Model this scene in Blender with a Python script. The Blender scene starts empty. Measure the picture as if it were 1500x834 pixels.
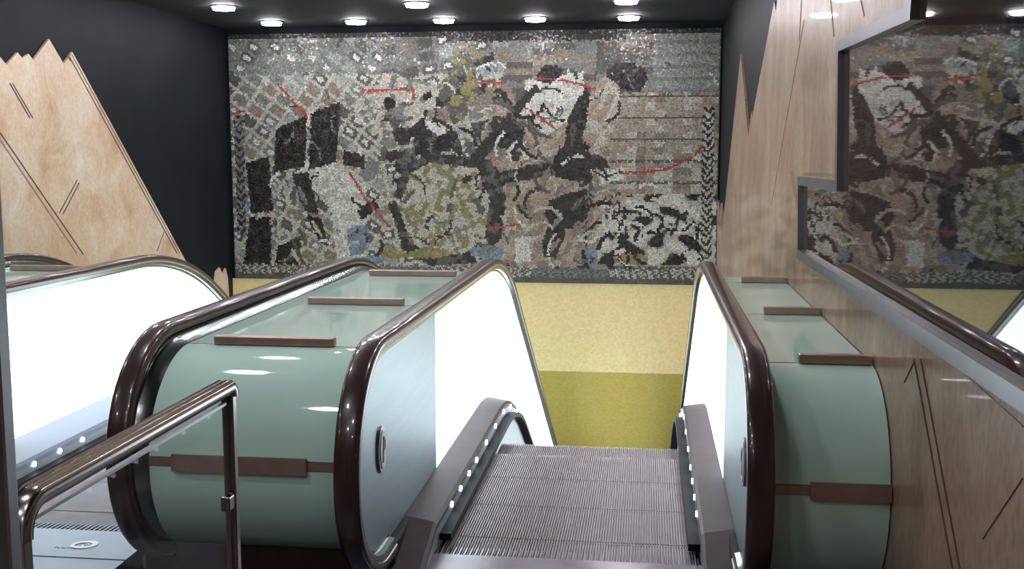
import bpy, bmesh, math, random
random.seed(7)
PI = math.pi
COL = bpy.context.scene.collection

# ------------------------------------------------------------------ camera numbers
FPX, EYE = 1600.0, 1.55
PITCH = math.atan(195 / FPX)
YAW = math.atan(200 / math.hypot(FPX, 195))
FW = (-math.sin(YAW) * math.cos(PITCH), math.cos(YAW) * math.cos(PITCH), -math.sin(PITCH))
RT = (math.cos(YAW), math.sin(YAW), 0.0)
UP = (RT[1] * FW[2] - RT[2] * FW[1], RT[2] * FW[0] - RT[0] * FW[2], RT[0] * FW[1] - RT[1] * FW[0])

def ray(px, py):
    return [FW[i] * FPX + RT[i] * (px - 750) - UP[i] * (py - 417) for i in range(3)]

def on_x(px, py, X):
    d = ray(px, py); t = X / d[0]
    return (d[1] * t, EYE + d[2] * t)

def on_y(px, py, Y):
    d = ray(px, py); t = Y / d[1]
    return (d[0] * t, EYE + d[2] * t)

# ------------------------------------------------------------------ materials
def new_mat(name):
    m = bpy.data.materials.new(name); m.use_nodes = True
    nt = m.node_tree
    return m, nt, nt.nodes['Principled BSDF']

def plain(name, col, rough=.5, metal=0., coat=0., ior=1.5, noise=0., nscale=20., bump=0., bscale=200., stretch=None, spec=.5):
    m, nt, b = new_mat(name)
    b.inputs['Base Color'].default_value = (*col, 1)
    b.inputs['Roughness'].default_value = rough
    b.inputs['Metallic'].default_value = metal
    b.inputs['Coat Weight'].default_value = coat
    b.inputs['Coat Roughness'].default_value = .05
    b.inputs['IOR'].default_value = ior
    b.inputs['Specular IOR Level'].default_value = spec
    tc = nt.nodes.new('ShaderNodeTexCoord')
    mp = nt.nodes.new('ShaderNodeMapping'); nt.links.new(tc.outputs['Object'], mp.inputs['Vector'])
    if stretch: mp.inputs['Scale'].default_value = stretch
    if noise:
        n = nt.nodes.new('ShaderNodeTexNoise'); n.inputs['Scale'].default_value = nscale; n.inputs['Detail'].default_value = 6
        nt.links.new(mp.outputs['Vector'], n.inputs['Vector'])
        r = nt.nodes.new('ShaderNodeValToRGB')
        r.color_ramp.elements[0].position = .3; r.color_ramp.elements[1].position = .7
        r.color_ramp.elements[0].color = (*[c * (1 - noise) for c in col], 1)
        r.color_ramp.elements[1].color = (*[min(1, c * (1 + noise)) for c in col], 1)
        nt.links.new(n.outputs['Fac'], r.inputs['Fac']); nt.links.new(r.outputs['Color'], b.inputs['Base Color'])
    if bump:
        n = nt.nodes.new('ShaderNodeTexNoise'); n.inputs['Scale'].default_value = bscale
        nt.links.new(mp.outputs['Vector'], n.inputs['Vector'])
        bp = nt.nodes.new('ShaderNodeBump'); bp.inputs['Strength'].default_value = bump; bp.inputs['Distance'].default_value = .002
        nt.links.new(n.outputs['Fac'], bp.inputs['Height']); nt.links.new(bp.outputs['Normal'], b.inputs['Normal'])
    return m

def emit(name, col, s):
    m, nt, b = new_mat(name)
    b.inputs['Base Color'].default_value = (.8, .8, .8, 1)
    b.inputs['Emission Color'].default_value = (*col, 1)
    b.inputs['Emission Strength'].default_value = s
    return m

def marble(name, c0, c1, c2, stretch, rough=.42, vein=(.72, .68, .64)):
    m, nt, b = new_mat(name)
    b.inputs['Roughness'].default_value = rough
    b.inputs['Coat Weight'].default_value = .32; b.inputs['Coat Roughness'].default_value = .03
    tc = nt.nodes.new('ShaderNodeTexCoord'); mp = nt.nodes.new('ShaderNodeMapping')
    mp.inputs['Scale'].default_value = stretch
    nt.links.new(tc.outputs['Object'], mp.inputs['Vector'])
    n = nt.nodes.new('ShaderNodeTexNoise'); n.inputs['Scale'].default_value = 1.6; n.inputs['Detail'].default_value = 9
    n.inputs['Roughness'].default_value = .65; n.inputs['Distortion'].default_value = .6
    nt.links.new(mp.outputs['Vector'], n.inputs['Vector'])
    r = nt.nodes.new('ShaderNodeValToRGB')
    e = r.color_ramp.elements
    e[0].position = .3; e[0].color = (*c0, 1); e[1].position = .72; e[1].color = (*c2, 1)
    k = e.new(.5); k.color = (*c1, 1)
    nt.links.new(n.outputs['Fac'], r.inputs['Fac'])
    v = nt.nodes.new('ShaderNodeTexNoise'); v.inputs['Scale'].default_value = 22; v.inputs['Detail'].default_value = 5
    nt.links.new(mp.outputs['Vector'], v.inputs['Vector'])
    r2 = nt.nodes.new('ShaderNodeValToRGB'); r2.color_ramp.elements[0].position = .3; r2.color_ramp.elements[0].color = (*vein, 1)
    r2.color_ramp.elements[1].position = .6; r2.color_ramp.elements[1].color = (1, 1, 1, 1)
    nt.links.new(v.outputs['Fac'], r2.inputs['Fac'])
    mx = nt.nodes.new('ShaderNodeMixRGB'); mx.blend_type = 'MULTIPLY'; mx.inputs[0].default_value = 1
    nt.links.new(r.outputs['Color'], mx.inputs[1]); nt.links.new(r2.outputs['Color'], mx.inputs[2])
    nt.links.new(mx.outputs[0], b.inputs['Base Color'])
    return m

def tiled(name, c0, c1, scale, rough=.35):
    m, nt, b = new_mat(name)
    b.inputs['Roughness'].default_value = rough
    tc = nt.nodes.new('ShaderNodeTexCoord')
    v = nt.nodes.new('ShaderNodeTexVoronoi'); v.inputs['Scale'].default_value = scale; v.distance = 'CHEBYCHEV'
    nt.links.new(tc.outputs['Object'], v.inputs['Vector'])
    sp = nt.nodes.new('ShaderNodeSeparateColor'); nt.links.new(v.outputs['Color'], sp.inputs['Color'])
    r = nt.nodes.new('ShaderNodeValToRGB')
    r.color_ramp.elements[0].color = (*c0, 1); r.color_ramp.elements[1].color = (*c1, 1)
    nt.links.new(sp.outputs[0], r.inputs['Fac']); nt.links.new(r.outputs['Color'], b.inputs['Base Color'])
    return m

M = {}
M['dark_wall'] = plain('dark_wall', (.007, .008, .012), .6, spec=.2, noise=.25, nscale=3)
M['ceiling'] = plain('ceiling_paint', (.016, .017, .022), .7, noise=.2, nscale=4)
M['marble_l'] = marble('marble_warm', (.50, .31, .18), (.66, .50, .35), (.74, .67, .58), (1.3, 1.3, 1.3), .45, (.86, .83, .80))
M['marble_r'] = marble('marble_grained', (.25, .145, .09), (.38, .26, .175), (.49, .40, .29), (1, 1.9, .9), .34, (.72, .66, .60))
M['joint'] = plain('joint_dark', (.10, .06, .05), .5)
M['joint_soft'] = plain('joint_soft', (.30, .20, .15), .4)
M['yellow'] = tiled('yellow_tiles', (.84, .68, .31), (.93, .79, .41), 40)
M['ochre'] = tiled('lower_wall_tiles', (.52, .405, .09), (.60, .48, .14), 40)  # darker and more saturated than the yellow band above it
M['rubber'] = plain('handrail_rubber', (.052, .027, .025), .28, coat=.5, noise=.1, nscale=8)
M['steel'] = plain('brushed_steel', (.26, .32, .34), .40, metal=.9, noise=.06, nscale=3, stretch=(1, 1, 12))
M['steel_dk'] = plain('dull_steel', (.34, .35, .36), .38, metal=1, noise=.1, nscale=12)
M['guide'] = plain('guide_steel', (.22, .25, .235), .22, metal=1, noise=.08, nscale=10)
M['innerdeck'] = plain('inner_deck_bronze', (.075, .060, .062), .5, metal=.1, spec=.2, noise=.12, nscale=9)
M['deck_pale'] = plain('inner_deck_pale_steel', (.20, .235, .29), .5, metal=.2, spec=.3)
M['skirt'] = plain('skirt_steel', (.34, .35, .38), .38, metal=.5, noise=.1, nscale=10)
M['bronze'] = plain('bronze_strip', (.46, .33, .28), .38, metal=.7, noise=.1, nscale=15)
M['bronze_rail'] = plain('bronze_rail', (.30, .265, .245), .20, metal=1)
M['glass_green'] = plain('green_glass', (.60, .86, .74), .06, coat=.4, noise=.05, nscale=3, bump=.012, bscale=60)
M['base'] = plain('plinth_brown', (.045, .028, .026), .35, noise=.2, nscale=10)
M['black'] = plain('black_rubber', (.008, .008, .009), .6, spec=.2)
M['step'] = plain('step_aluminium', (.34, .30, .315), .45, metal=.35, noise=.12, nscale=14)
M['comb'] = plain('comb_steel', (.16, .185, .23), .42, metal=.7, noise=.1, nscale=6)
M['plate'] = plain('floor_plate', (.17, .15, .17), .28, metal=.9, noise=.2, nscale=8)
M['floor'] = plain('floor_stone', (.16, .13, .12), .25, noise=.25, nscale=5)
M['frame'] = plain('frame_grey', (.20, .20, .21), .35, metal=.7, noise=.08, nscale=9)
M['pane_a'] = plain('dark_glass_warm', (.050, .030, .024), .02, ior=2.3)
M['pane_b'] = plain('dark_glass_cool', (.012, .016, .022), .02, ior=2.1)
M['lit'] = emit('lit_panel', (.84, .95, 1.0), 2.6)
M['led'] = emit('led', (.70, .85, 1.0), 9)
M['lamp'] = emit('lamp_lens', (.98, .94, 1.0), 62)
M['trim'] = plain('lamp_trim', (.10, .09, .16), .3, metal=.6)
M['white'] = plain('white_enamel', (.80, .84, .86), .4)
M['ink'] = plain('dark_ink', (.04, .05, .07), .5)
M['grout'] = plain('grout', (.10, .10, .09), .8)
# clear glass
m, nt, b = new_mat('clear_glass')
b.inputs['Transmission Weight'].default_value = 1; b.inputs['Roughness'].default_value = .0
b.inputs['IOR'].default_value = 1.06; b.inputs['Base Color'].default_value = (.93, .97, .96, 1)
M['clear'] = m
# tesserae: colour of each tile from the mesh
m, nt, b = new_mat('tesserae')
a = nt.nodes.new('ShaderNodeAttribute'); a.attribute_name = 'tile_colour'
nt.links.new(a.outputs['Color'], b.inputs['Base Color']); b.inputs['Roughness'].default_value = .32
M['tess'] = m

# ------------------------------------------------------------------ mesh helpers
def link(name, bm, mat, parent=None, smooth=False, loc=None):
    me = bpy.data.meshes.new(name)
    bmesh.ops.recalc_face_normals(bm, faces=bm.faces)
    bm.to_mesh(me); bm.free()
    for mt in (mat if isinstance(mat, (list, tuple)) else [mat]): me.materials.append(mt)
    o = bpy.data.objects.new(name, me); COL.objects.link(o)
    if parent is not None: o.parent = parent
    if smooth:
        for p in me.polygons: p.use_smooth = True
        try: me.set_sharp_from_angle(angle=math.radians(35))
        except Exception: pass
    return o

def tag(o, label=None, cat=None, group=None, kind=None):
    if label: o['label'] = label
    if cat: o['category'] = cat
    if group: o['group'] = group
    if kind: o['kind'] = kind
    return o

def empty(name, label, cat, group=None, loc=(0, 0, 0)):
    o = bpy.data.objects.new(name, None); COL.objects.link(o); o.location = loc
    return tag(o, label, cat, group)

def box(bm, x0, x1, y0, y1, z0, z1, bev=0):
    r = bmesh.ops.create_cube(bm, size=1)
    for v in r['verts']:
        v.co.x = x0 + (v.co.x + .5) * (x1 - x0); v.co.y = y0 + (v.co.y + .5) * (y1 - y0); v.co.z = z0 + (v.co.z + .5) * (z1 - z0)
    if bev:
        es = list({e for v in r['verts'] for e in v.link_edges})
        bmesh.ops.bevel(bm, geom=es, offset=bev, segments=2, affect='EDGES', profile=.5)

def bx(name, mat, parent, *a, bev=0):
    bm = bmesh.new(); box(bm, *a, bev=bev); return link(name, bm, mat, parent)

def prism_x(bm, pts, x0, x1):
    """extrude a (y,z) outline between x0 and x1"""
    A = [bm.verts.new((x0, y, z)) for y, z in pts]; B = [bm.verts.new((x1, y, z)) for y, z in pts]
    n = len(pts)
    for i in range(n): bm.faces.new((A[i], A[(i + 1) % n], B[(i + 1) % n], B[i]))
    f1 = bm.faces.new(A[::-1]); f2 = bm.faces.new(B)
    f1.normal_update(); f2.normal_update()
    bmesh.ops.triangulate(bm, faces=[f1, f2])

def sweep(bm, sec, pathfn, cap=True):
    """sec: list of (x, d); pathfn(d) -> list of (y,z), same count for every d"""
    cols = []
    for x, d in sec:
        cols.append([bm.verts.new((x, y, z)) for y, z in pathfn(d)])
    n = len(cols)
    for i in range(n):
        a, b_ = cols[i], cols[(i + 1) % n]
        for k in range(len(a) - 1): bm.faces.new((a[k], a[k + 1], b_[k + 1], b_[k]))
    if cap:
        for k in (0, -1): bm.faces.new([c[k] for c in cols])

def strip(bm, x0, x1, top, bot):
    """solid between an upper and a lower (y,z) line, x0..x1"""
    T0 = [bm.verts.new((x0, *p)) for p in top]; T1 = [bm.verts.new((x1, *p)) for p in top]
    B0 = [bm.verts.new((x0, *p)) for p in bot]; B1 = [bm.verts.new((x1, *p)) for p in bot]
    for k in range(len(top) - 1):
        bm.faces.new((T0[k], T0[k + 1], T1[k + 1], T1[k])); bm.faces.new((B0[k], B0[k + 1], B1[k + 1], B1[k]))
        bm.faces.new((T0[k], T0[k + 1], B0[k + 1], B0[k])); bm.faces.new((T1[k], T1[k + 1], B1[k + 1], B1[k]))
    for k in (0, -1): bm.faces.new((T0[k], T1[k], B1[k], B0[k]))

def disc(bm, r, h, seg=24, M4=None, r2=None):
    res = bmesh.ops.create_cone(bm, cap_ends=True, segments=seg, radius1=r, radius2=r if r2 is None else r2, depth=h)
    if M4: bmesh.ops.transform(bm, matrix=M4, verts=res['verts'])

# ------------------------------------------------------------------ setting
XR, XL = .78, -4.93          # side walls
YM = 12.56                   # mosaic wall
ZC = 2.98                    # ceiling
YB = -4.0

def wallbox(name, mat, *a):
    return tag(bx(name, mat, None, *a), kind='structure')

wallbox('wall_right', M['dark_wall'], XR + .02, XR + .22, YB, YM + .3, -9, ZC)
wallbox('wall_left', M['dark_wall'], XL - .22, XL - .02, YB, YM + .3, -9, ZC)
wallbox('wall_back', M['dark_wall'], XL - .22, XR + .22, YB - .2, YB, -.2, ZC)
wallbox('ceiling', M['ceiling'], XL - .22, XR + .22, YB - .2, YM + .3, ZC, ZC + .2)
wallbox('floor', M['floor'], XL - .02, XR + .02, YB, 3.2, -.2, 0)

# front wall: dark strip behind the mosaic, yellow band, and lower fascia leaning away
zb = on_y(700, 413, YM)[1]
zcrease = on_y(900, 546, YM)[1]
bm = bmesh.new(); box(bm, XL - .02, XR + .02, YM, YM + .3, zb, ZC)
tag(link('wall_front', bm, M['dark_wall']), kind='structure')
bm = bmesh.new()
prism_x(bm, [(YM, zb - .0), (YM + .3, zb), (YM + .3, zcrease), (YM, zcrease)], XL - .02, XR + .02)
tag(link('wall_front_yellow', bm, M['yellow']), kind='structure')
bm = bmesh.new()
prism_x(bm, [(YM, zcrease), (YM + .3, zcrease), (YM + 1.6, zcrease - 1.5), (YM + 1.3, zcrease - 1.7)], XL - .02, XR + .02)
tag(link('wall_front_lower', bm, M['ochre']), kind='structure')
bm = bmesh.new()   # closes the shaft below
prism_x(bm, [(YM + 1.3, zcrease - 1.7), (YM + 1.6, zcrease - 1.5), (YM + 5, zcrease - 3.7), (YM + 5, -9), (YM + 4.8, -9), (YM + 4.8, zcrease - 3.9)], XL - .02, XR + .02)
tag(link('trim_1', bm, M['dark_wall']), kind='structure')

# ------------------------------------------------------------------ marble claddings with saw-tooth edges
def cladding(name, label, X, thick, pts, mat, cat='wall cladding'):
    t = empty(name, label, cat, loc=(X, 6, 0))
    bm = bmesh.new(); prism_x(bm, [(y - 6, z) for y, z in pts], 0, thick)
    link('marble_slab', bm, mat, t)
    return t

def joint(t, X, Z, p, q, w=.006, mat='joint', proud=-.003):
    (y0, z0), (y1, z1) = on_x(*p, X), on_x(*q, X)
    L = math.hypot(y1 - y0, z1 - z0); ny, nz = -(z1 - z0) / L * w / 2, (y1 - y0) / L * w / 2
    bm = bmesh.new()
    prism_x(bm, [(y0 - 6 + ny, z0 + nz), (y1 - 6 + ny, z1 + nz), (y1 - 6 - ny, z1 - nz), (y0 - 6 - ny, z0 - nz)], 0, proud)
    return link('joint', bm, M[mat], t)

# right: surface at XR
rp = [(1049.5, 400), (1049.7, 373), (1050.7, 290), (1052.7, 335), (1055.7, 297), (1058.7, 330), (1085, 78), (1096, 201), (1101, 163),
      (1102.5, 172), (1104, 160), (1134, 2), (1136.5, 16), (1142, -22)]
pr = [on_x(*p, XR) for p in rp]
# carry the tooth edge on to the ceiling
yt, zt = pr[-1]
pr += [(yt - .02, ZC), (YB + .02, ZC), (YB + .02, .0), (4.2, 0), (6.2, 0), (9, -1.9), (pr[0][0], -4)]
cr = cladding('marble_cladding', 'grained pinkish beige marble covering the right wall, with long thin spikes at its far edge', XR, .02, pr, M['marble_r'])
for p, q, w, mt in [((1339.7, 527.5), (1396, 834), .006, 'joint'), ((1349.5, 527.5), (1407, 834), .006, 'joint'),
                    ((1178, 30), (1130, 300), .012, 'joint_soft'), ((1159, 252), (1173, 347), .008, 'joint_soft'), ((1162, 252), (1175, 352), .006, 'joint_soft'),
                    ((1217, 0), (1222, 53), .006, 'joint_soft'), ((1261, 0), (1266, 23), .006, 'joint_soft'), ((1176, -30), (1171, 60), .01, 'joint_soft'),
                    ((1499, 700), (1440, 790), .0025, 'joint_soft'), ((1325, 560), (1340, 528), .004, 'joint_soft'),
                    ((1499, 625), (1410, 545), .004, 'joint_soft')]:
    joint(cr, XR, 0, p, q, w, mt)
# left: surface at XL
lp = [(-40, 60), (0, 83), (9.6, 95), (26, 77), (33, 85.5), (42, 79), (49, 88), (72, 57), (93.5, 93.7), (106, 76), (266, 371), (290, 416)]
pl = [on_x(*p, XL) for p in lp]
pl = pl + [(pl[-1][0], -.6), (8.5, -.6), (5.5, -.2), (5.5, 2.15), (6.2, 2.05), (6.6, 2.35)]
cl = cladding('marble_cladding', 'warm beige marble slab on the left wall, saw-tooth top and slanting edge', XL, -.02, pl, M['marble_l'])
for p, q, w in [((101, 82), (259, 371), .012), ((105, 80), (263, 371), .008), ((14, 122), (43.5, 173), .012), ((18, 122), (48, 173), .010), ((-10, 190), (112, 371), .014), ((-10, 180), (122, 373), .012),
                ((113, 264), (87, 312), .010), ((116, 268), (92, 314), .010), ((240, 340), (230, 368), .008), ((97, 80), (104, 90), .01)]:
    joint(cl, XL, 0, p, q, w, 'joint_soft' if w > .013 else 'joint', proud=.003)
tp = [(317, 398), (322, 392), (326, 402), (331, 393), (334, 408), (336, 440), (312, 440)]
cladding('marble_cladding', 'small pale marble tips low on the dark left wall beside the mosaic', XL, -.02, [on_x(*p, XL) for p in tp], M['marble_l'])

# ------------------------------------------------------------------ mosaic (plain abstract stand-in)
x0m, z1m = on_y(335, 51, YM); x1m, z0m = on_y(1048, 417, YM)
WU, HV = 713., 366.
def inpoly(p, poly):
    x, y = p; c = False; j = len(poly) - 1
    for i in range(len(poly)):
        xi, yi = poly[i]; xj, yj = poly[j]
        if (yi > y) != (yj > y) and x < (xj - xi) * (y - yi) / (yj - yi) + xi: c = not c
        j = i
    return c
def segd(p, a, b_):
    dx, dy = b_[0] - a[0], b_[1] - a[1]; L = dx * dx + dy * dy
    t = max(0, min(1, ((p[0] - a[0]) * dx + (p[1] - a[1]) * dy) / L))
    return math.hypot(p[0] - a[0] - dx * t, p[1] - a[1] - dy * t)
CREAM, PALE, GREY, MID, DARK, BLACK = (.46, .45, .38), (.60, .61, .55), (.19, .205, .185), (.10, .097, .086), (.030, .024, .021), (.010, .008, .008)
TAN, TAN2, RED, BLUE, OLIVE, OCHRE = (.36, .28, .21), (.24, .20, .155), (.40, .05, .05), (.20, .27, .36), (.24, .22, .09), (.36, .26, .11)
rs = random.Random(11)
def shard(cx, cy, w, h, ang, n=7, rough=.25):
    pts = []
    for i in range(n):
        a_ = 2 * PI * i / n; k = 1 + rs.uniform(-rough, rough)
        x, y = w / 2 * math.cos(a_) * k, h / 2 * math.sin(a_) * k
        pts.append((cx + x * math.cos(ang) - y * math.sin(ang), cy + x * math.sin(ang) + y * math.cos(ang)))
    return pts
LAY = []   # (kind, data, colour)
def poly(p, c, c2=None): 
    xs = [q[0] for q in p]; ys = [q[1] for q in p]
    LAY.append((min(xs), max(xs), min(ys), max(ys), p, c, c2 or c))
# pale sheets
poly([(95, 205), (150, 180), (205, 225), (200, 330), (160, 350), (150, 260)], PALE, CREAM)
poly([(440, 70), (520, 60), (530, 110), (470, 150), (430, 120)], PALE, CREAM)
poly([(180, 110), (240, 60), (330, 80), (300, 130), (215, 150)], CREAM, GREY)
poly([(275, 130), (325, 128), (322, 158), (270, 156)], PALE)
poly([(540, 205), (580, 195), (585, 212), (545, 222)], PALE)
poly([(425, 300), (445, 298), (450, 335), (425, 337)], PALE)
# dark shards, left
for p in [[(70, 140), (120, 118), (112, 196), (64, 205)], [(124, 116), (168, 100), (160, 190), (118, 200)], [(22, 190), (58, 182), (62, 262), (28, 268)],
          [(26, 274), (60, 268), (56, 345), (14, 345)], [(92, 208), (118, 204), (132, 268), (108, 262)], [(112, 268), (136, 274), (146, 318), (132, 308)],
          [(172, 172), (204, 178), (202, 200), (170, 192)], [(66, 318), (104, 300), (100, 345), (64, 345)], [(190, 262), (222, 240), (224, 256), (196, 276)]]:
    poly(p, BLACK, DARK)
for i in range(16): poly(shard(rs.uniform(65, 130), rs.uniform(225, 335), 8, rs.uniform(20, 44), rs.uniform(-.5, .1), 6, .3), rs.choice([CREAM, GREY, MID]))
# centre clutter
for i in range(58): poly(shard(rs.uniform(212, 440), rs.uniform(90, 230), rs.uniform(14, 42), rs.uniform(10, 26), rs.uniform(-1, 1), 6, .35), rs.choice([DARK, DARK, MID, BLACK, GREY, TAN2]))
poly(shard(345, 85, 62, 90, .1, 11, .35), MID, OLIVE)
for i in range(14): poly(shard(rs.uniform(325, 400), rs.uniform(25, 95), rs.uniform(8, 26), rs.uniform(6, 14), rs.uniform(-1, 1), 6, .4), rs.choice([OLIVE, DARK, MID]))
poly([(262, 195), (300, 175), (390, 185), (412, 240), (405, 300), (372, 338), (300, 344), (258, 320), (240, 255)], DARK, MID)
poly([(272, 205), (300, 190), (370, 198), (388, 245), (380, 300), (352, 324), (300, 328), (268, 305), (254, 255)], CREAM, OLIVE)
for i in range(22): poly(shard(rs.uniform(262, 378), rs.uniform(205, 318), rs.uniform(10, 40), rs.uniform(6, 14), rs.uniform(-1.6, 1.6), 5, .3), rs.choice([DARK, MID, GREY, TAN2, OLIVE, MID]))
# slanting dark bars
poly([(395, 205), (540, 176), (556, 186), (560, 196), (400, 222)], DARK, MID)
poly([(360, 180), (452, 75), (460, 82), (372, 195)], DARK)
# right hand shards
for s in [(585, 66, 66, 52, .25, 8, .25), (475, 60, 44, 26, -.3, 7, .25), (515, 130, 26, 110, .25, 8, .2), (510, 185, 60, 70, .1, 8, .25), (505, 260, 80, 62, -.4, 9, .25),
          (480, 300, 36, 60, .3, 7, .3), (415, 150, 60, 40, -.5, 8, .35), (485, 352, 66, 18, 0, 4, .05)]:
    poly(shard(*s), DARK, BLACK)
poly(shard(548, 118, 46, 100, .1, 8, .2), CREAM, TAN)
for i in range(14): poly(shard(rs.uniform(465, 545), rs.uniform(200, 320), 8, rs.uniform(18, 46), rs.uniform(-.2, .9), 6, .3), rs.choice([CREAM, GREY, MID, TAN2]))
# blue, ochre
for s in [(190, 302, 40, 50, .2), (385, 322, 50, 24, 0), (532, 335, 24, 46, 0), (22, 255, 12, 30, 0), (215, 335, 40, 18, 0)]: poly(shard(*s), BLUE, GREY)
for s in [(240, 325, 50, 18, .1), (300, 325, 80, 16, 0), (590, 330, 60, 18, 0), (150, 345, 60, 12, 0)]: poly(shard(*s), OLIVE, OCHRE)
REDS = [[(75, 75), (118, 122)], [(200, 85), (275, 82), (278, 96)], [(180, 205), (205, 245), (238, 285)], [(455, 68), (500, 72), (538, 84)], [(440, 110), (480, 138)],
        [(575, 205), (640, 200), (680, 180), (700, 150)], [(385, 288), (430, 280)], [(5, 115), (22, 114)], [(370, 75), (410, 74)]]
STROKES = []
def arcs(cx, cy, r, a0, a1, wob=.15, n=9):
    return [(cx + r * (1 + rs.uniform(-wob, wob)) * math.cos(a0 + (a1 - a0) * k / n), cy + r * (1 + rs.uniform(-wob, wob)) * math.sin(a0 + (a1 - a0) * k / n)) for k in range(n + 1)]
def stroke(pts, c, w):
    xs = [p[0] for p in pts]; ys = [p[1] for p in pts]
    STROKES.append((min(xs) - w, max(xs) + w, min(ys) - w, max(ys) + w, pts, c, w))
for i in range(95):
    cx, cy = rs.uniform(205, 560), rs.uniform(85, 330); a0 = rs.uniform(0, 6.3)
    stroke(arcs(cx, cy, rs.uniform(10, 34), a0, a0 + rs.uniform(.8, 2.2), .06, 6), rs.choice([BLACK, DARK, DARK, PALE, CREAM, MID]), rs.uniform(1.2, 2.8))
for i in range(26):
    cx, cy = rs.uniform(55, 215), rs.uniform(120, 335); a0 = rs.uniform(0, 6.3)
    stroke(arcs(cx, cy, rs.uniform(10, 30), a0, a0 + rs.uniform(.6, 1.6), .06, 5), rs.choice([CREAM, PALE, DARK, GREY]), rs.uniform(1.0, 2.0))
for i in range(46):
    cx, cy = rs.uniform(545, 690), rs.uniform(235, 335); a0 = rs.uniform(0, 6.3)
    stroke(arcs(cx, cy, rs.uniform(8, 30), a0, a0 + rs.uniform(.8, 2.0), .06, 6), rs.choice([BLACK, BLACK, DARK, PALE]), rs.uniform(1.2, 2.6))
for i in range(30):
    cx, cy = rs.uniform(20, 690), rs.uniform(20, 110); a0 = rs.uniform(0, 6.3)
    stroke(arcs(cx, cy, rs.uniform(10, 40), a0, a0 + rs.uniform(.3, .9), .03, 4), rs.choice([MID, CREAM, PALE, DARK]), rs.uniform(1.0, 1.9))
def h2(a_, b_):
    v = math.sin(a_ * 127.1 + b_ * 311.7) * 43758.5453; return v - math.floor(v)
def scol(u, v):
    # colour of the design at u,v (pixels of a 713 x 366 field)
    if v < 7 or (v < 15 and 325 < u < 580): return DARK
    if v > 344:
        if v > 358: return MID
        k = (u * .09 + math.sin(v * .5) * .5) % 1
        return (CREAM if k < .5 else MID) if (int(u / 150) % 2 == 0 or u > 560) else (GREY if k < .6 else MID)
    if 6 < u < 20 and 120 < v < 300: return GREY if ((v * .08 + abs(u - 13) * .1) % 1) < .55 else DARK
    if 690 < u < 706 and 110 < v < 330: return CREAM if ((v * .09 + abs(u - 698) * .12) % 1) < .5 else DARK
    for R_ in REDS:
        for i in range(len(R_) - 1):
            if segd((u, v), R_[i], R_[i + 1]) < 1.7: return RED
    for (xa, xb, ya, yb, p, c, w_) in STROKES:
        if xa <= u <= xb and ya <= v <= yb:
            for i in range(len(p) - 1):
                if segd((u, v), p[i], p[i + 1]) < w_: return c
    for (xa, xb, ya, yb, p, c, c2) in reversed(LAY):
        if xa <= u <= xb and ya <= v <= yb and inpoly((u, v), p):
            return c if h2(int(u / 9 + v / 23), int(v / 9 - u / 31)) < .68 else c2
    # dappled black and cream lower right
    if u > 545 and v > 235:
        k = math.sin(u * .13 + 2.2 * math.sin(v * .11)) + math.sin(v * .17 + 1.7 * math.sin(u * .07))
        edge = (u - 545) * .9 + (v - 235)
        if edge > 40 and v < 338: return BLACK if k > .85 else (MID if k > .62 else (PALE if k < -.2 else CREAM))
    # background: blocks of lanes, broken at an angle
    if u < 430 - v * .35:
        a_ = .62 if u < 230 else -.18
        p, q = u * math.cos(a_) + v * math.sin(a_), -u * math.sin(a_) + v * math.cos(a_)
        cp, cq = p / 27, q / 19
        fp, fq = cp % 1, cq % 1
        r_ = h2(int(cp), int(cq))
        if fp < .22 or fq < .26: return CREAM if v > 60 else GREY
        if r_ < .35 and .4 < fp < .8 and .45 < fq < .8: return PALE
        return [GREY, MID, MID, TAN2, GREY, (.30, .33, .30)][int(r_ * 6)]
    if v < 90:
        return [GREY, MID, TAN2][int(h2(int(u / 30), int(v / 9)) * 3)] if u < 620 else ((.27, .29, .26) if (v % 17) > 5 else GREY)
    if u > 560:
        k = v % 31
        if k < 3: return MID
        return [TAN2, TAN, CREAM, (.33, .30, .24)][int(h2(int(u / 13), int(v / 31) + int(k / 11)) * 4)]
    return [TAN, TAN2, TAN, (.42, .37, .30)][int(h2(int((u + v * .3) / 8), int(v / 9)) * 4)]
bm = bmesh.new(); lay = bm.loops.layers.float_color.new('tile_colour')
NU, NV = 300, 156
rj = random.Random(3)
sx, sz = (x1m - x0m) / NU, (z1m - z0m) / NV
Yt = YM - .035
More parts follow.
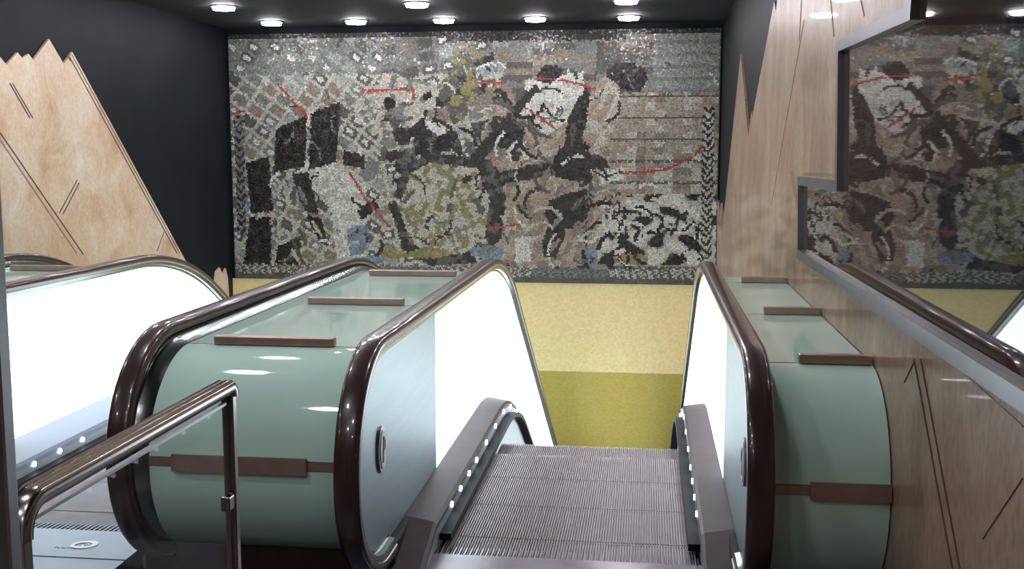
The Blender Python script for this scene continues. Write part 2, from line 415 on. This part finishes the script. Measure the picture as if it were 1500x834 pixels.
for j in range(NV):
    off = rj.uniform(-.4, .4)
    for i in range(NU - 1):
        u, v = (i + .9 + off) / NU * WU, (j + .5) / NV * HV
        c = scol(u + rj.uniform(-1, 1), v + rj.uniform(-1, 1))
        k = 1 + rj.gauss(0, .13); k = max(.5, min(1.5, k))
        tint = rj.uniform(-.06, .06)
        c = (min(1, max(.004, c[0] * (k + tint))), min(1, max(.004, c[1] * k)), min(1, max(.004, c[2] * (k - tint))), 1)
        xa = x0m + (i + .4 + off) * sx + sx * .04; xb = x0m + (i + 1.4 + off) * sx - sx * .04
        za = z1m - (j + 1) * sz + sz * .04; zb_ = z1m - j * sz - sz * .04
        t1, t2 = rj.gauss(0, .0012), rj.gauss(0, .0012)
        jx, jz = sx * .18, sz * .18
        vs = [bm.verts.new((xa + rj.uniform(-jx, jx), Yt - t1 - t2, za + rj.uniform(-jz, jz))), bm.verts.new((xb + rj.uniform(-jx, jx), Yt + t1 - t2, za + rj.uniform(-jz, jz))),
              bm.verts.new((xb + rj.uniform(-jx, jx), Yt + t1 + t2, zb_ + rj.uniform(-jz, jz))), bm.verts.new((xa + rj.uniform(-jx, jx), Yt - t1 + t2, zb_ + rj.uniform(-jz, jz)))]
        f = bm.faces.new(vs); f.material_index = 0
        for l in f.loops: l[lay] = c
g = bmesh.ops.create_cube(bm, size=1)
for v in g['verts']:
    v.co.x = x0m + (v.co.x + .5) * (x1m - x0m); v.co.y = YM - .030 + (v.co.y + .5) * .030; v.co.z = z0m + (v.co.z + .5) * (z1m - z0m)
for f in {f for v in g['verts'] for f in v.link_faces}: f.material_index = 1
me = bpy.data.meshes.new('mosaic'); bm.to_mesh(me); bm.free()
me.materials.append(M['tess']); me.materials.append(M['grout'])
mos = bpy.data.objects.new('mosaic', me); COL.objects.link(mos)
tag(mos, 'large abstract wall mosaic of cream, grey and black tiles on the far wall', 'mosaic')

# ------------------------------------------------------------------ dark glass with grey frame on the right wall
dg = empty('dark_glass_panel', 'large stepped dark reflective glass in a grey metal frame on the right marble wall', 'glass panel', loc=(XR, 3, 0))
GO = [on_x(*p, XR) for p in [(1352, -60), (1347, 8), (1238, 60), (1236, 264), (1178, 258), (1177, 378)]]
yA, zA = GO[-1]
yN = .6
slope = on_x(1500, 591, XR)
zN = zA + (yN - yA) / (slope[0] - yA) * (slope[1] - zA)
GO = GO + [(yN, zN), (yN, GO[0][1])]
def inset(pts, w):
    n = len(pts); out = []
    A_ = sum(pts[i][0] * pts[(i + 1) % n][1] - pts[(i + 1) % n][0] * pts[i][1] for i in range(n))
    s = 1 if A_ > 0 else -1
    for i in range(n):
        p0, p1, p2 = pts[i - 1], pts[i], pts[(i + 1) % n]
        d1 = (p1[0] - p0[0], p1[1] - p0[1]); d2 = (p2[0] - p1[0], p2[1] - p1[1])
        l1, l2 = math.hypot(*d1), math.hypot(*d2)
        n1 = (-d1[1] / l1 * s, d1[0] / l1 * s); n2 = (-d2[1] / l2 * s, d2[0] / l2 * s)
        k = 1 + n1[0] * n2[0] + n1[1] * n2[1]
        out.append((p1[0] + (n1[0] + n2[0]) * w / k, p1[1] + (n1[1] + n2[1]) * w / k))
    return out
GI = inset(GO, .045)
bm = bmesh.new(); n = len(GO)
for a_, b_, off in ((GO, GI, 0),):
    O0 = [bm.verts.new((0, y - 3, z)) for y, z in GO]; O1 = [bm.verts.new((-.035, y - 3, z)) for y, z in GO]
    I0 = [bm.verts.new((0, y - 3, z)) for y, z in GI]; I1 = [bm.verts.new((-.035, y - 3, z)) for y, z in GI]
    for i in range(n):
        j = (i + 1) % n
        bm.faces.new((O0[i], O0[j], O1[j], O1[i])); bm.faces.new((I0[i], I0[j], I1[j], I1[i])); bm.faces.new((O1[i], O1[j], I1[j], I1[i])); bm.faces.new((O0[i], O0[j], I0[j], I0[i]))
link('frame', bm, M['frame'], dg)
bm = bmesh.new(); prism_x(bm, [(y - 3, z) for y, z in inset(GO, .04)], -.002, -.012); link('glass_pane', bm, M['pane_a'], dg)
def pane(px):
    pts = [on_x(*p, XR) for p in px]
    bm = bmesh.new(); prism_x(bm, [(y - 3, z) for y, z in pts], -.0125, -.016); return link('glass_pane', bm, M['pane_b'], dg)
yy, zz = on_x(1363, 430, XR)
pts = [on_x(1363, 262, XR), on_x(1363, 436, XR)]
za_ = zA + (pts[1][0] - yA) / (slope[0] - yA) * (slope[1] - zA) + .10
zl = on_x(1363, 262, XR)[1]
bm = bmesh.new(); prism_x(bm, [(pts[0][0] - 3, zl), (pts[0][0] - 3, za_), (yN + .06 - 3, za_ + (yN - pts[0][0]) / (slope[0] - yA) * (slope[1] - zA)), (yN + .06 - 3, zl)], -.0125, -.015)
tag(link('glass_pane', bm, M['pane_b'], dg), 'darker lower pane')
yq = on_x(1480, 100, XR)[0]
bm = bmesh.new(); prism_x(bm, [(yq - 3, zl + .004), (yq - 3, GO[0][1] - .1), (yN - 3 + .06, GO[0][1] - .1), (yN - 3 + .06, zl + .004)], -.0125, -.015)
tag(link('glass_pane', bm, M['pane_b'], dg), 'darker upper pane at the right')

# ------------------------------------------------------------------ escalators
def rail_path(dy, R, z0=.91, ybend=6.35, RB=2.4, yend=13.2, ret=.12):
    cy, cz = 3.27 + R + dy, z0 - R
    def f(d):
        pts = [(cy + ret, cz - R + d)]
        r = R - d
        for k in range(25):
            a_ = -PI / 2 - PI * k / 24
            pts.append((cy + r * math.cos(a_), cz + r * math.sin(a_)))
        for k in range(1, 9): pts.append((cy + (ybend - cy) * k / 8, z0 - d))
        for k in range(1, 13):
            a_ = math.radians(30) * k / 12
            pts.append((ybend + (RB - d) * math.sin(a_), z0 - RB + (RB - d) * math.cos(a_)))
        y1, z1 = pts[-1]
        for k in range(1, 9):
            t = (yend - y1) * k / 8
            pts.append((y1 + t, z1 - t * math.tan(math.radians(30))))
        return pts
    return f, cy, cz

def skirt_z(y, dy=0, top=.11):
    y = y - dy
    s, RB = 5.95, 1.87
    if y < 3.72: return .0
    if y < 4.06: return top * (y - 3.72) / .34
    if y < s: return top
    e = s + RB * .5
    if y < e: return top - RB + math.sqrt(max(0, RB * RB - (y - s) ** 2))
    return top - RB * (1 - math.cos(PI / 6)) - (y - e) * math.tan(PI / 6)

def step_z(y):
    s, RB = 5.45, 1.5
    if y < s: return 0
    e = s + RB * .5
    if y < e: return -RB + math.sqrt(RB * RB - (y - s) ** 2)
    return -RB * (1 - math.cos(PI / 6)) - (y - e) * math.tan(PI / 6)

def balustrade(root, xc, inn, dy, R, deckw, guidew, leds=True, emblem=True, full=True, deckmat='innerdeck'):
    """xc: centre line of the handrail; inn=+1 when the steps are on its +x side"""
    f, cy, cz = rail_path(dy, R)
    sec = []
    for k in range(20):                         # C-shaped rubber handrail, rounded top
        a_ = 2 * PI * k / 20
        ca, sa = math.cos(a_), math.sin(a_)
        sec.append((xc + .043 * math.copysign(abs(ca) ** .55, ca), .024 - .024 * math.copysign(abs(sa) ** .6, sa)))
    bm = bmesh.new(); sweep(bm, sec, f); h = link('handrail', bm, M['rubber'], root, True)
    # guide under the rail; on the outer side it steps out to the glass deck
    o = -inn
    bm = bmesh.new()
    sweep(bm, [(xc + inn * .034, .046), (xc + inn * .030, .062), (xc + inn * .012, .066), (xc + inn * .008, .09), (xc + o * guidew, .10), (xc + o * guidew, .078), (xc + o * .036, .046)], f)
    link('handrail_guide', bm, M['guide'], root, True)
    pf = f(.064)
    YS = 4.72 + dy
    # steel end panel
    up = [p for p in pf[0:] if p[0] <= YS]
    up = [p for i, p in enumerate(up)]
    lo = [(YS - (YS - cy - .12) * k / 8, 0) for k in range(9)]
    lo = [(y, max(.02, skirt_z(y, dy) - .005)) for y, _ in lo]
    lastflat = (YS, pf[30][1])
    outline = [p for p in up if not (p[0] > cy + .13 and p[1] < .5)] + [lastflat] + lo
    bm = bmesh.new(); prism_x(bm, outline, xc + inn * .004, xc + inn * .010)
    sp = link('steel_panel', bm, M['steel'], root)
    # lit panel
    ys = [YS + .004 + (12.9 - YS) * k / 60 for k in range(61)]
    def top_at(y):
        for i in range(26, len(pf) - 1):
            if pf[i][0] <= y <= pf[i + 1][0]:
                t = (y - pf[i][0]) / (pf[i + 1][0] - pf[i][0]); return pf[i][1] * (1 - t) + pf[i + 1][1] * t
        return pf[-1][1]
    bm = bmesh.new(); strip(bm, xc + inn * .003, xc + inn * .010, [(y, top_at(y)) for y in ys], [(y, skirt_z(y, dy) - .005) for y in ys])
    link('lit_panel', bm, M['lit'] if full else M['steel'], root) if full else link('side_panel', bm, M['steel'], root)
    # core behind the panels
    bm = bmesh.new(); yc = [cy + .05 + (12.9 - cy - .05) * k / 60 for k in range(61)]
    strip(bm, xc + o * .02, xc + inn * .002, [(y, top_at(max(y, pf[26][0])) - .03) for y in yc], [(y, skirt_z(y, dy) - .5) for y in yc])
    link('balustrade_core', bm, M['steel_dk'], root)
    if not full: return cy
    # inner deck, bevelled strip between panel and skirt
    xe = xc + inn * deckw
    ya = [3.72 + dy + .34 * k / 4 for k in range(4)] + [4.06 + dy, 5.0 + dy] + [5.95 + dy + .08 * k for k in range(13)] + [7.5 + dy, 9 + dy, 11 + dy, 12.8]
    bm = bmesh.new()
    def sk(off): return [(y, skirt_z(y, dy) + off) for y in ya]
    cols = [(xc + inn * .011, .022), (xe - inn * .012, .003), (xe, -.010), (xe, -.03), (xc + inn * .011, -.03)]
    V = [[bm.verts.new((x, y, z)) for y, z in sk(d)] for x, d in cols]
    for i in range(len(V)):
        a_, b_ = V[i], V[(i + 1) % len(V)]
        for k in range(len(a_) - 1): bm.faces.new((a_[k], a_[k + 1], b_[k + 1], b_[k]))
    for k in (0, -1): bm.faces.new([c[k] for c in V])
    link('inner_deck', bm, M[deckmat], root)
    bm = bmesh.new()
    strip(bm, xe - inn * .012, xe - inn * .001, sk(-.012), [(y, z - .32) for y, z in sk(0)])
    skr = link('skirt', bm, M['skirt'], root)
    # brush line
    bm = bmesh.new(); yb_ = [y for y in ya if y > 4.1 + dy]
    yb_ = [4.12 + dy] + yb_
    strip(bm, xe - inn * .0005, xe + inn * .045, [(y, skirt_z(y, dy) - .066) for y in yb_], [(y, skirt_z(y, dy) - .094) for y in yb_])
    link('skirt_brush', bm, M['black'], root)
    if leds:
        first = None
        for y in [4.38, 4.60, 4.83, 5.05, 5.37, 5.71, 6.05, 6.37, 6.68, 6.97, 7.3, 7.64]:
            if first is None:
                bm = bmesh.new()
                import mathutils
                disc(bm, .0125, .006, 16, mathutils.Matrix.Rotation(PI / 2, 4, 'Y'))
                o_ = link('skirt_light', bm, M['led'], skr); first = o_
            else:
                o_ = first.copy(); COL.objects.link(o_); o_.parent = skr
            o_.location = (xe + inn * .003, y + dy, skirt_z(y + dy, dy) - .032)
    # newel inlet box
    bx('handrail_inlet', M['black'], root, xc - .036, xc + .036, cy + .08, cy + .36, .0, .13, bev=.02)
    if emblem:
        import mathutils
        y, z = 3.69 + dy, .50
        bm = bmesh.new(); disc(bm, .085, .010, 40, mathutils.Matrix.Translation((xc + inn * .015, y, z)) @ mathutils.Matrix.Rotation(PI / 2, 4, 'Y') @ mathutils.Matrix.Scale(.62, 4, (0, 1, 0)), )
        e = link('oval_badge', bm, M['steel_dk'], sp)
        bm = bmesh.new(); disc(bm, .070, .004, 40, mathutils.Matrix.Translation((xc + inn * .0215, y, z)) @ mathutils.Matrix.Rotation(PI / 2, 4, 'Y') @ mathutils.Matrix.Scale(.55, 4, (0, 1, 0)))
        bm2 = bm
        link('badge_face', bm2, M['white'], sp)
        bm = bmesh.new()
        # slanted figure on the badge
        for (ya_, za_2, yb2, zb2, w) in [(-.012, -.045, .000, .045, .010), (.0, .045, .020, .030, .008), (.020, .030, .018, .004, .008), (.018, .004, -.004, -.002, .008)]:
            L = math.hypot(yb2 - ya_, zb2 - za_2); ny, nz = -(zb2 - za_2) / L * w / 2, (yb2 - ya_) / L * w / 2
            prism_x(bm, [(y + ya_ + ny, z + za_2 + nz), (y + yb2 + ny, z + zb2 + nz), (y + yb2 - ny, z + zb2 - nz), (y + ya_ - ny, z + za_2 - nz)], xc + inn * .0236, xc + inn * .0255)
        link('badge_mark', bm, M['ink'], sp)
    return cy

def make_steps(root, xa, xb, dy, nstep):
    bm = bmesh.new()
    D = .41; n = int((xb - xa) / .0105)
    box(bm, xa, xb, 0, D - .004, -.035, -.010)
    # ribbed riser
    prism_x(bm, [(0, -.035), (.02, -.26), (.035, -.26), (.015, -.035)], xa, xb)
    w = (xb - xa) / n
    for i in range(n):
        x = xa + i * w
        vs = [bm.verts.new(p) for p in [(x + w * .2, .002, -.010), (x + w * .8, .002, -.010), (x + w * .7, .002, 0), (x + w * .3, .002, 0),
                                        (x + w * .2, D - .006, -.010), (x + w * .8, D - .006, -.010), (x + w * .7, D - .006, 0), (x + w * .3, D - .006, 0)]]
        for q in ((0, 1, 2, 3), (7, 6, 5, 4), (0, 3, 7, 4), (3, 2, 6, 7), (2, 1, 5, 6)): bm.faces.new([vs[k] for k in q])
    first = link('step', bm, M['step'], root)
    for k in range(nstep):
        o = first if k == 0 else first.copy()
        if k: COL.objects.link(o); o.parent = root
        y = 3.81 + dy + k * D
        o.location = (0, y, step_z(y + D - dy) if k else -.001)

def comb(root, xa, xb, dy, y0, mt='comb'):
    bm = bmesh.new(); box(bm, xa, xb, y0, 4.00 + dy, -.03, .006)
    n = int((xb - xa) / .021); w = (xb - xa) / n
    for i in range(n):
        x = xa + (i + .5) * w
        prism_x(bm, [(4.0 + dy, .006), (4.085 + dy, .0025), (4.085 + dy, .0005), (4.0 + dy, .0005)], x - .003, x + .003)
    link('comb_plate', bm, M[mt], root)

# right-hand escalator
e1 = empty('escalator', 'descending escalator right of centre, its ribbed steps running down between two lit balustrades', 'escalator', loc=(-.29, 3.3, 0))
E1 = []
def shift(root):   # children were modelled in room coordinates
    l = root.location
    import mathutils
    for c in root.children: c.matrix_parent_inverse = mathutils.Matrix.Translation(-l)
balustrade(e1, -.94, +1, 0, .42, .14, .04)
balustrade(e1, .355, -1, 0, .42, .135, .04)
make_steps(e1, -.785, .205, 0, 18)
comb(e1, -.80, .22, 0, 3.72, 'plate')
bx('floor_plate', M['plate'], e1, -.88, .30, 3.2, 3.718, -.03, .003)
shift(e1)
# left-hand escalator
e2 = empty('escalator', 'escalator on the left behind the bronze guard rail, with a broad white lit panel', 'escalator', loc=(-2.46, 3.5, 0))
balustrade(e2, -1.81, -1, .20, .45, .14, .088, emblem=False)
balustrade(e2, -3.12, +1, .12, .42, .25, .05, emblem=False, deckmat='deck_pale')
make_steps(e2, -2.85, -1.965, .10, 18)
comb(e2, -2.86, -1.955, .08, 3.79)
bx('floor_plate', M['comb'], e2, -2.86, -1.955, 3.2, 3.785, -.03, .004)
# oval emblem and small lettering strip on the comb plate
import mathutils
cp = [c for c in e2.children if c.name.startswith('comb_plate')][0]
ex, ey = -2.19, 3.92
def flat_ring(bm, cx, cy, rx, ry, rx2, ry2, z, rot=0, dx=0):
    A_, B_ = [], []
    for k in range(40):
        a_ = 2 * PI * k / 40
        for L_, a2, b2, ox in ((A_, rx, ry, 0), (B_, rx2, ry2, dx)):
            x, y = a2 * math.cos(a_) + ox, b2 * math.sin(a_)
            L_.append((cx + x * math.cos(rot) - y * math.sin(rot), cy + x * math.sin(rot) + y * math.cos(rot)))
    lo = [[bm.verts.new((*p, z)) for p in L_] for L_ in (A_, B_)]; hi = [[bm.verts.new((*p, z + .002)) for p in L_] for L_ in (A_, B_)]
    for k in range(40):
        j = (k + 1) % 40
        bm.faces.new((hi[0][k], hi[0][j], hi[1][j], hi[1][k])); bm.faces.new((lo[0][k], lo[0][j], hi[0][j], hi[0][k])); bm.faces.new((lo[1][k], lo[1][j], hi[1][j], hi[1][k]))
bm = bmesh.new(); flat_ring(bm, ex, ey, .052, .042, .034, .022, .0062, .3, -.004)
box(bm, ex - .004, ex + .004, ey - .03, ey + .014, .006, .008); flat_ring(bm, ex + .008, ey + .004, .012, .010, .005, .004, .006)
link('emblem', bm, M['white'], cp)
bm = bmesh.new(); xx = ex - .10
rr = random.Random(5)
for ch in range(11):          # short row of dark marks, unreadable in the photograph
    box(bm, xx, xx + .002, ey - .046, ey - .036, .006, .007); box(bm, xx, xx + .007, ey - (.046 if ch % 2 else .037), ey - (.044 if ch % 2 else .035), .006, .007)
    xx += .0115
link('lettering', bm, M['ink'], cp)
shift(e2)
# third balustrade
e3 = empty('escalator_balustrade', 'farthest balustrade on the left, only its dark curved handrail showing before the marble', 'balustrade', loc=(-4.0, 3.5, 0))
balustrade(e3, -4.02, -1, .20, .42, .14, .05, leds=False, emblem=False, full=False)
shift(e3)

# ------------------------------------------------------------------ glass decks between the balustrades
def glass_deck(label, xa, xb, yf, bars, ztop=.83, R=.385):
    root = empty('glass_deck', label, 'glass deck', loc=((xa + xb) / 2, yf, 0))
    cy, cz = yf + R, ztop - R
    def arc(r, a0, a1, n):
        return [(cy + r * math.cos(a0 + (a1 - a0) * k / n), cz + r * math.sin(a0 + (a1 - a0) * k / n)) for k in range(n + 1)]
    def inc(y):
        s, RB = 6.35, 2.32
        if y < s: return ztop
        e = s + RB * .5
        if y < e: return ztop - RB + math.sqrt(RB * RB - (y - s) ** 2)
        return ztop - RB * (1 - math.cos(PI / 6)) - (y - e) * math.tan(PI / 6)
    t = .012
    zb_ = .06
    a_band = PI - math.asin((.485 - cz) / R) if abs(.485 - cz) < R else PI
    a_low = PI + math.asin((cz - .10) / R)
    s1 = cy - .02
    gap = .004
    # curved upper and lower panes
    def pane_(outer, inner):
        bm = bmesh.new(); strip(bm, xa, xb, outer, inner); return link('glass_pane', bm, M['glass_green'], root, True)
    a_top = PI / 2 + math.asin(max(-1, min(1, (cy - s1) / R)))
    pane_(arc(R, a_top, a_band - .02, 16), arc(R - t, a_top, a_band - .02, 16))
    pane_(arc(R, a_band + .07, a_low, 14), arc(R - t, a_band + .07, a_low, 14))
    seams = [s1, 4.99, 6.20, 7.3, 8.35, 9.55, 10.75, 11.95, 12.9]
    for i in range(len(seams) - 1):
        ys = [seams[i] + gap + (seams[i + 1] - seams[i] - 2 * gap) * k / 12 for k in range(13)]
        def zt_(y): return inc(y) if y > cy else cz + math.sqrt(R * R - (y - cy) ** 2)
        pane_([(y, zt_(y)) for y in ys], [(y, zt_(y) - t) for y in ys])
    # dark body below
    bm = bmesh.new()
    body = arc(R - t - .002, a_low, PI / 2, 20)
    yq = [cy + (12.9 - cy) * k / 30 for k in range(1, 31)]
    body += [(y, inc(y) - t - .002) for y in yq]
    body += [(12.9, inc(12.9) - 1.3), (8, -1.2), (6.3, -.4), (cy - .20, 0.0), (cy - .20, body[0][1])]
    prism_x(bm, body, xa, xb)
    link('plinth', bm, M['base'], root)
    # thin seam lines and clamp bars
    for (y, (f0, f1)) in zip(seams[:4], bars[:4]):
        zc = zt_(y) if y > cy else cz + math.sqrt(R * R - (y - cy) ** 2)
        bx('seam_strip', M['bronze'], root, xa, xb, y - gap * 1.2, y + gap * 1.2, zc - .01, zc + .001)
        x0, x1 = xa + (xb - xa) * f0, xa + (xb - xa) * f1
        bx('clamp_bar', M['bronze'], root, x0, x1, y - .022, y + .022, zc + .0015, zc + .033, bev=.004)
    bm = bmesh.new()
    am, aM = a_band - .015, a_band + .065
    strip(bm, xa, xb, arc(R + .003, am, aM, 4), arc(R - t, am, aM, 4)); link('seam_strip', bm, M['bronze'], root)
    f0, f1 = bars[4]
    x0, x1 = xa + (xb - xa) * f0, xa + (xb - xa) * f1
    bm = bmesh.new(); strip(bm, x0, x1, arc(R + .020, am - .035, aM + .03, 6), arc(R + .0035, am - .035, aM + .03, 6)); link('clamp_bar', bm, M['bronze'], root)
    import mathutils
    for c in root.children: c.matrix_parent_inverse = mathutils.Matrix.Translation(-root.location)
    return root
glass_deck('wide pale green glass deck with rounded front, between the two escalators', -1.718, -.985, 3.53, [(.15, .78), (.17, .80), (.15, .85), (.15, .8), (.12, .78)])
glass_deck('narrow pale green glass deck with rounded front, squeezed against the right marble wall', .400, XR - .004, 3.47, [(.34, 1), (.34, 1), (.34, 1), (.22, 1), (.34, 1)], ztop=.82)
glass_deck('sliver of glass deck behind the white lit panel, between the two leftmost handrails', -3.965, -3.175, 3.60, [(.15, .8), (.17, .8), (.15, .85), (.15, .8), (.12, .78)])
glass_deck('glass deck hidden low against the left marble wall', XL + .004, -4.075, 3.60, [(.15, .8), (.17, .8), (.15, .85), (.15, .8), (.12, .78)])

# ------------------------------------------------------------------ guard rail with glass
gr = empty('guard_rail', 'bronze tube guard rail with a clear glass pane, at the left foreground', 'railing', loc=(-1.1, 2.24, 0))
XG = -1.1
def tube_path(pts, w, h, name, mat, parent):
    """rounded-rect tube along a (y,z) path lying in the plane x=XG"""
    bm = bmesh.new(); rings = []
    n = len(pts)
    for i, (y, z) in enumerate(pts):
        a_ = pts[max(0, i - 1)]; b_ = pts[min(n - 1, i + 1)]
        ty, tz = b_[0] - a_[0], b_[1] - a_[1]; L = math.hypot(ty, tz); ny, nz = -tz / L, ty / L
        ring = []
        for k in range(16):
            g_ = 2 * PI * k / 16
            c_, s_ = math.cos(g_), math.sin(g_)
            px_ = w / 2 * math.copysign(abs(c_) ** .55, c_); q = h / 2 * math.copysign(abs(s_) ** .55, s_)
            ring.append(bm.verts.new((XG + px_, y + ny * q, z + nz * q)))
        rings.append(ring)
    for i in range(n - 1):
        for k in range(16): bm.faces.new((rings[i][k], rings[i][(k + 1) % 16], rings[i + 1][(k + 1) % 16], rings[i + 1][k]))
    bm.faces.new(rings[0]); bm.faces.new(rings[-1][::-1])
    return link(name, bm, mat, parent, True)
y0, y1, zt0 = 1.745, 2.735, .93
def corner(cy_, cz_, r, a0, a1, n=8): return [(cy_ + r * math.cos(a0 + (a1 - a0) * k / n), cz_ + r * math.sin(a0 + (a1 - a0) * k / n)) for k in range(n + 1)]
rail = corner(y0 + .06, zt0 - .06, .06, PI, PI / 2) + corner(y1 - .02, zt0 - .02, .02, PI / 2, 0)
tube_path([(y0, zt0 - .065)] + rail + [(y1, zt0 - .025)], .052, .036, 'top_rail', M['bronze_rail'], gr)
for px_ in (-.016, 0, .016):      # three raised ribs along the top
    bm = bmesh.new(); pth = [(y, z) for y, z in rail[4:-5]]
    tube = []
    for (y, z) in pth:
        tube.append([bm.verts.new((XG + px_ + dx, y, z + .0175 + dz)) for dx, dz in ((-.004, -.002), (0, .004), (.004, -.002))])
    for i in range(len(tube) - 1):
        for k in range(3): bm.faces.new((tube[i][k], tube[i][(k + 1) % 3], tube[i + 1][(k + 1) % 3], tube[i + 1][k]))
    link('rail_rib', bm, M['bronze_rail'], gr)
bx('post', M['bronze_rail'], gr, XG - .02, XG + .02, y0 - .016, y0 + .016, 0, zt0 - .062, bev=.005)
bx('post', M['bronze_rail'], gr, XG - .017, XG + .017, y1 - .015, y1 + .015, 0, zt0 - .022, bev=.005)
bx('glass_pane', M['clear'], gr, XG - .004, XG + .004, y0 + .03, y1 - .028, .10, .885)
bx('glass_trim', M['steel_dk'], gr, XG - .006, XG + .006, y0 + .03, y1 - .028, .886, .893)
for z in (.62, .2):
    bx('glass_clamp', M['bronze_rail'], gr, XG - .014, XG + .014, y1 - .05, y1 - .014, z - .02, z + .02, bev=.004)
    bx('glass_clamp', M['bronze_rail'], gr, XG - .014, XG + .014, y0 + .014, y0 + .05, z - .02, z + .02, bev=.004)
for c in gr.children: c.matrix_parent_inverse = mathutils.Matrix.Translation(-gr.location)

# upright post at the left edge
xq = -1.0
d = ray(6, 500); tq = 1.62 / d[1]; xe_ = d[0] * tq
po = empty('steel_post', 'grey steel post at the left edge of the picture beside the guard rail', 'post', loc=(xe_ - .03, 1.62, 0))
bx('shaft', M['steel_dk'], po, -.03, .03, -.02, .02, .012, ZC - .012, bev=.008)
bx('foot_plate', M['steel_dk'], po, -.05, .05, -.04, .04, 0, .012, bev=.003)
bx('cap', M['steel_dk'], po, -.05, .05, -.04, .04, ZC - .012, ZC, bev=.003)

# ------------------------------------------------------------------ ceiling lights
bm = bmesh.new(); seg = 32
R1, R2, Rm = .135, .112, .128
for (ra, za_1, rb, zb_1) in ((R1, 0, R1, -.008), (R1, -.008, Rm, -.012), (Rm, -.012, R2, -.010), (R2, -.010, R2, 0)):
    A_ = [bm.verts.new((ra * math.cos(2 * PI * k / seg), ra * math.sin(2 * PI * k / seg), za_1)) for k in range(seg)]
    B_ = [bm.verts.new((rb * math.cos(2 * PI * k / seg), rb * math.sin(2 * PI * k / seg), zb_1)) for k in range(seg)]
    for k in range(seg): bm.faces.new((A_[k], A_[(k + 1) % seg], B_[(k + 1) % seg], B_[k]))
lt = empty('ceiling_light', '', 'ceiling light')
ring = link('trim_ring', bm, M['trim'], lt, True)
bm = bmesh.new(); disc(bm, R2 * .93, .034, 32, mathutils.Matrix.Translation((0, 0, -.015)), R2 - .001); lens = link('lamp_lens', bm, M['lamp'], lt); lens.location = (0, 0, -.005)
ords = ['leftmost', 'second from the left', 'middle', 'second from the right', 'rightmost']
spots = [(x, 11.95, 'round white ceiling light, %s of five nearest the mosaic' % ords[i], 'ceiling lights above the mosaic') for i, x in enumerate((-4.17, -3.21, -2.23, -1.23, -.23))]
spots += [(x, 10.64, 'round white ceiling light at the picture top, %s of three' % w, 'ceiling lights at the picture top') for x, w in ((-4.2, 'leftmost'), (-2.25, 'middle'), (-.23, 'rightmost'))]
for r_, y in enumerate([9.33, 8.0, 6.7, 5.4, 4.1, 2.0, .2]):
    for x in ((-4.2, -2.25, -.23) if y > 4 else (-4.2, -1.9)):
        spots.append((x, y, 'added round white ceiling light, unseen overhead, brightening the glass deck fronts', 'ceiling lights overhead'))
spots += [(-1.2, y, 'added round white ceiling light, unseen overhead, brightening the glass deck fronts', 'ceiling lights overhead') for y in (.9, -.9)]  # two extra lamps out of view, added to brighten the deck fronts
for i, (x, y, lab, grp) in enumerate(spots):
    if i == 0: t = lt
    else:
        t = lt.copy(); COL.objects.link(t)
        for s_ in (ring, lens):
            c = s_.copy(); COL.objects.link(c); c.parent = t
    t.location = (x, y, ZC); tag(t, lab, 'ceiling light', grp)

# ------------------------------------------------------------------ world, camera
w = bpy.data.worlds.new('world'); bpy.context.scene.world = w; w.use_nodes = True
w.node_tree.nodes['Background'].inputs[0].default_value = (.5, .6, .8, 1); w.node_tree.nodes['Background'].inputs[1].default_value = .05
cam = bpy.data.cameras.new('camera'); co = bpy.data.objects.new('camera', cam); COL.objects.link(co)
cam.sensor_width = 36; cam.lens = FPX / 1500 * 36; cam.clip_start = .05
co.location = (0, 0, EYE); co.rotation_euler = (PI / 2 - PITCH, 0, YAW)
bpy.context.scene.camera = co
vs = bpy.context.scene.view_settings
vs.view_transform = 'Standard'; vs.look = 'None'; vs.gamma = 1; vs.use_curve_mapping = False; vs.exposure = .25
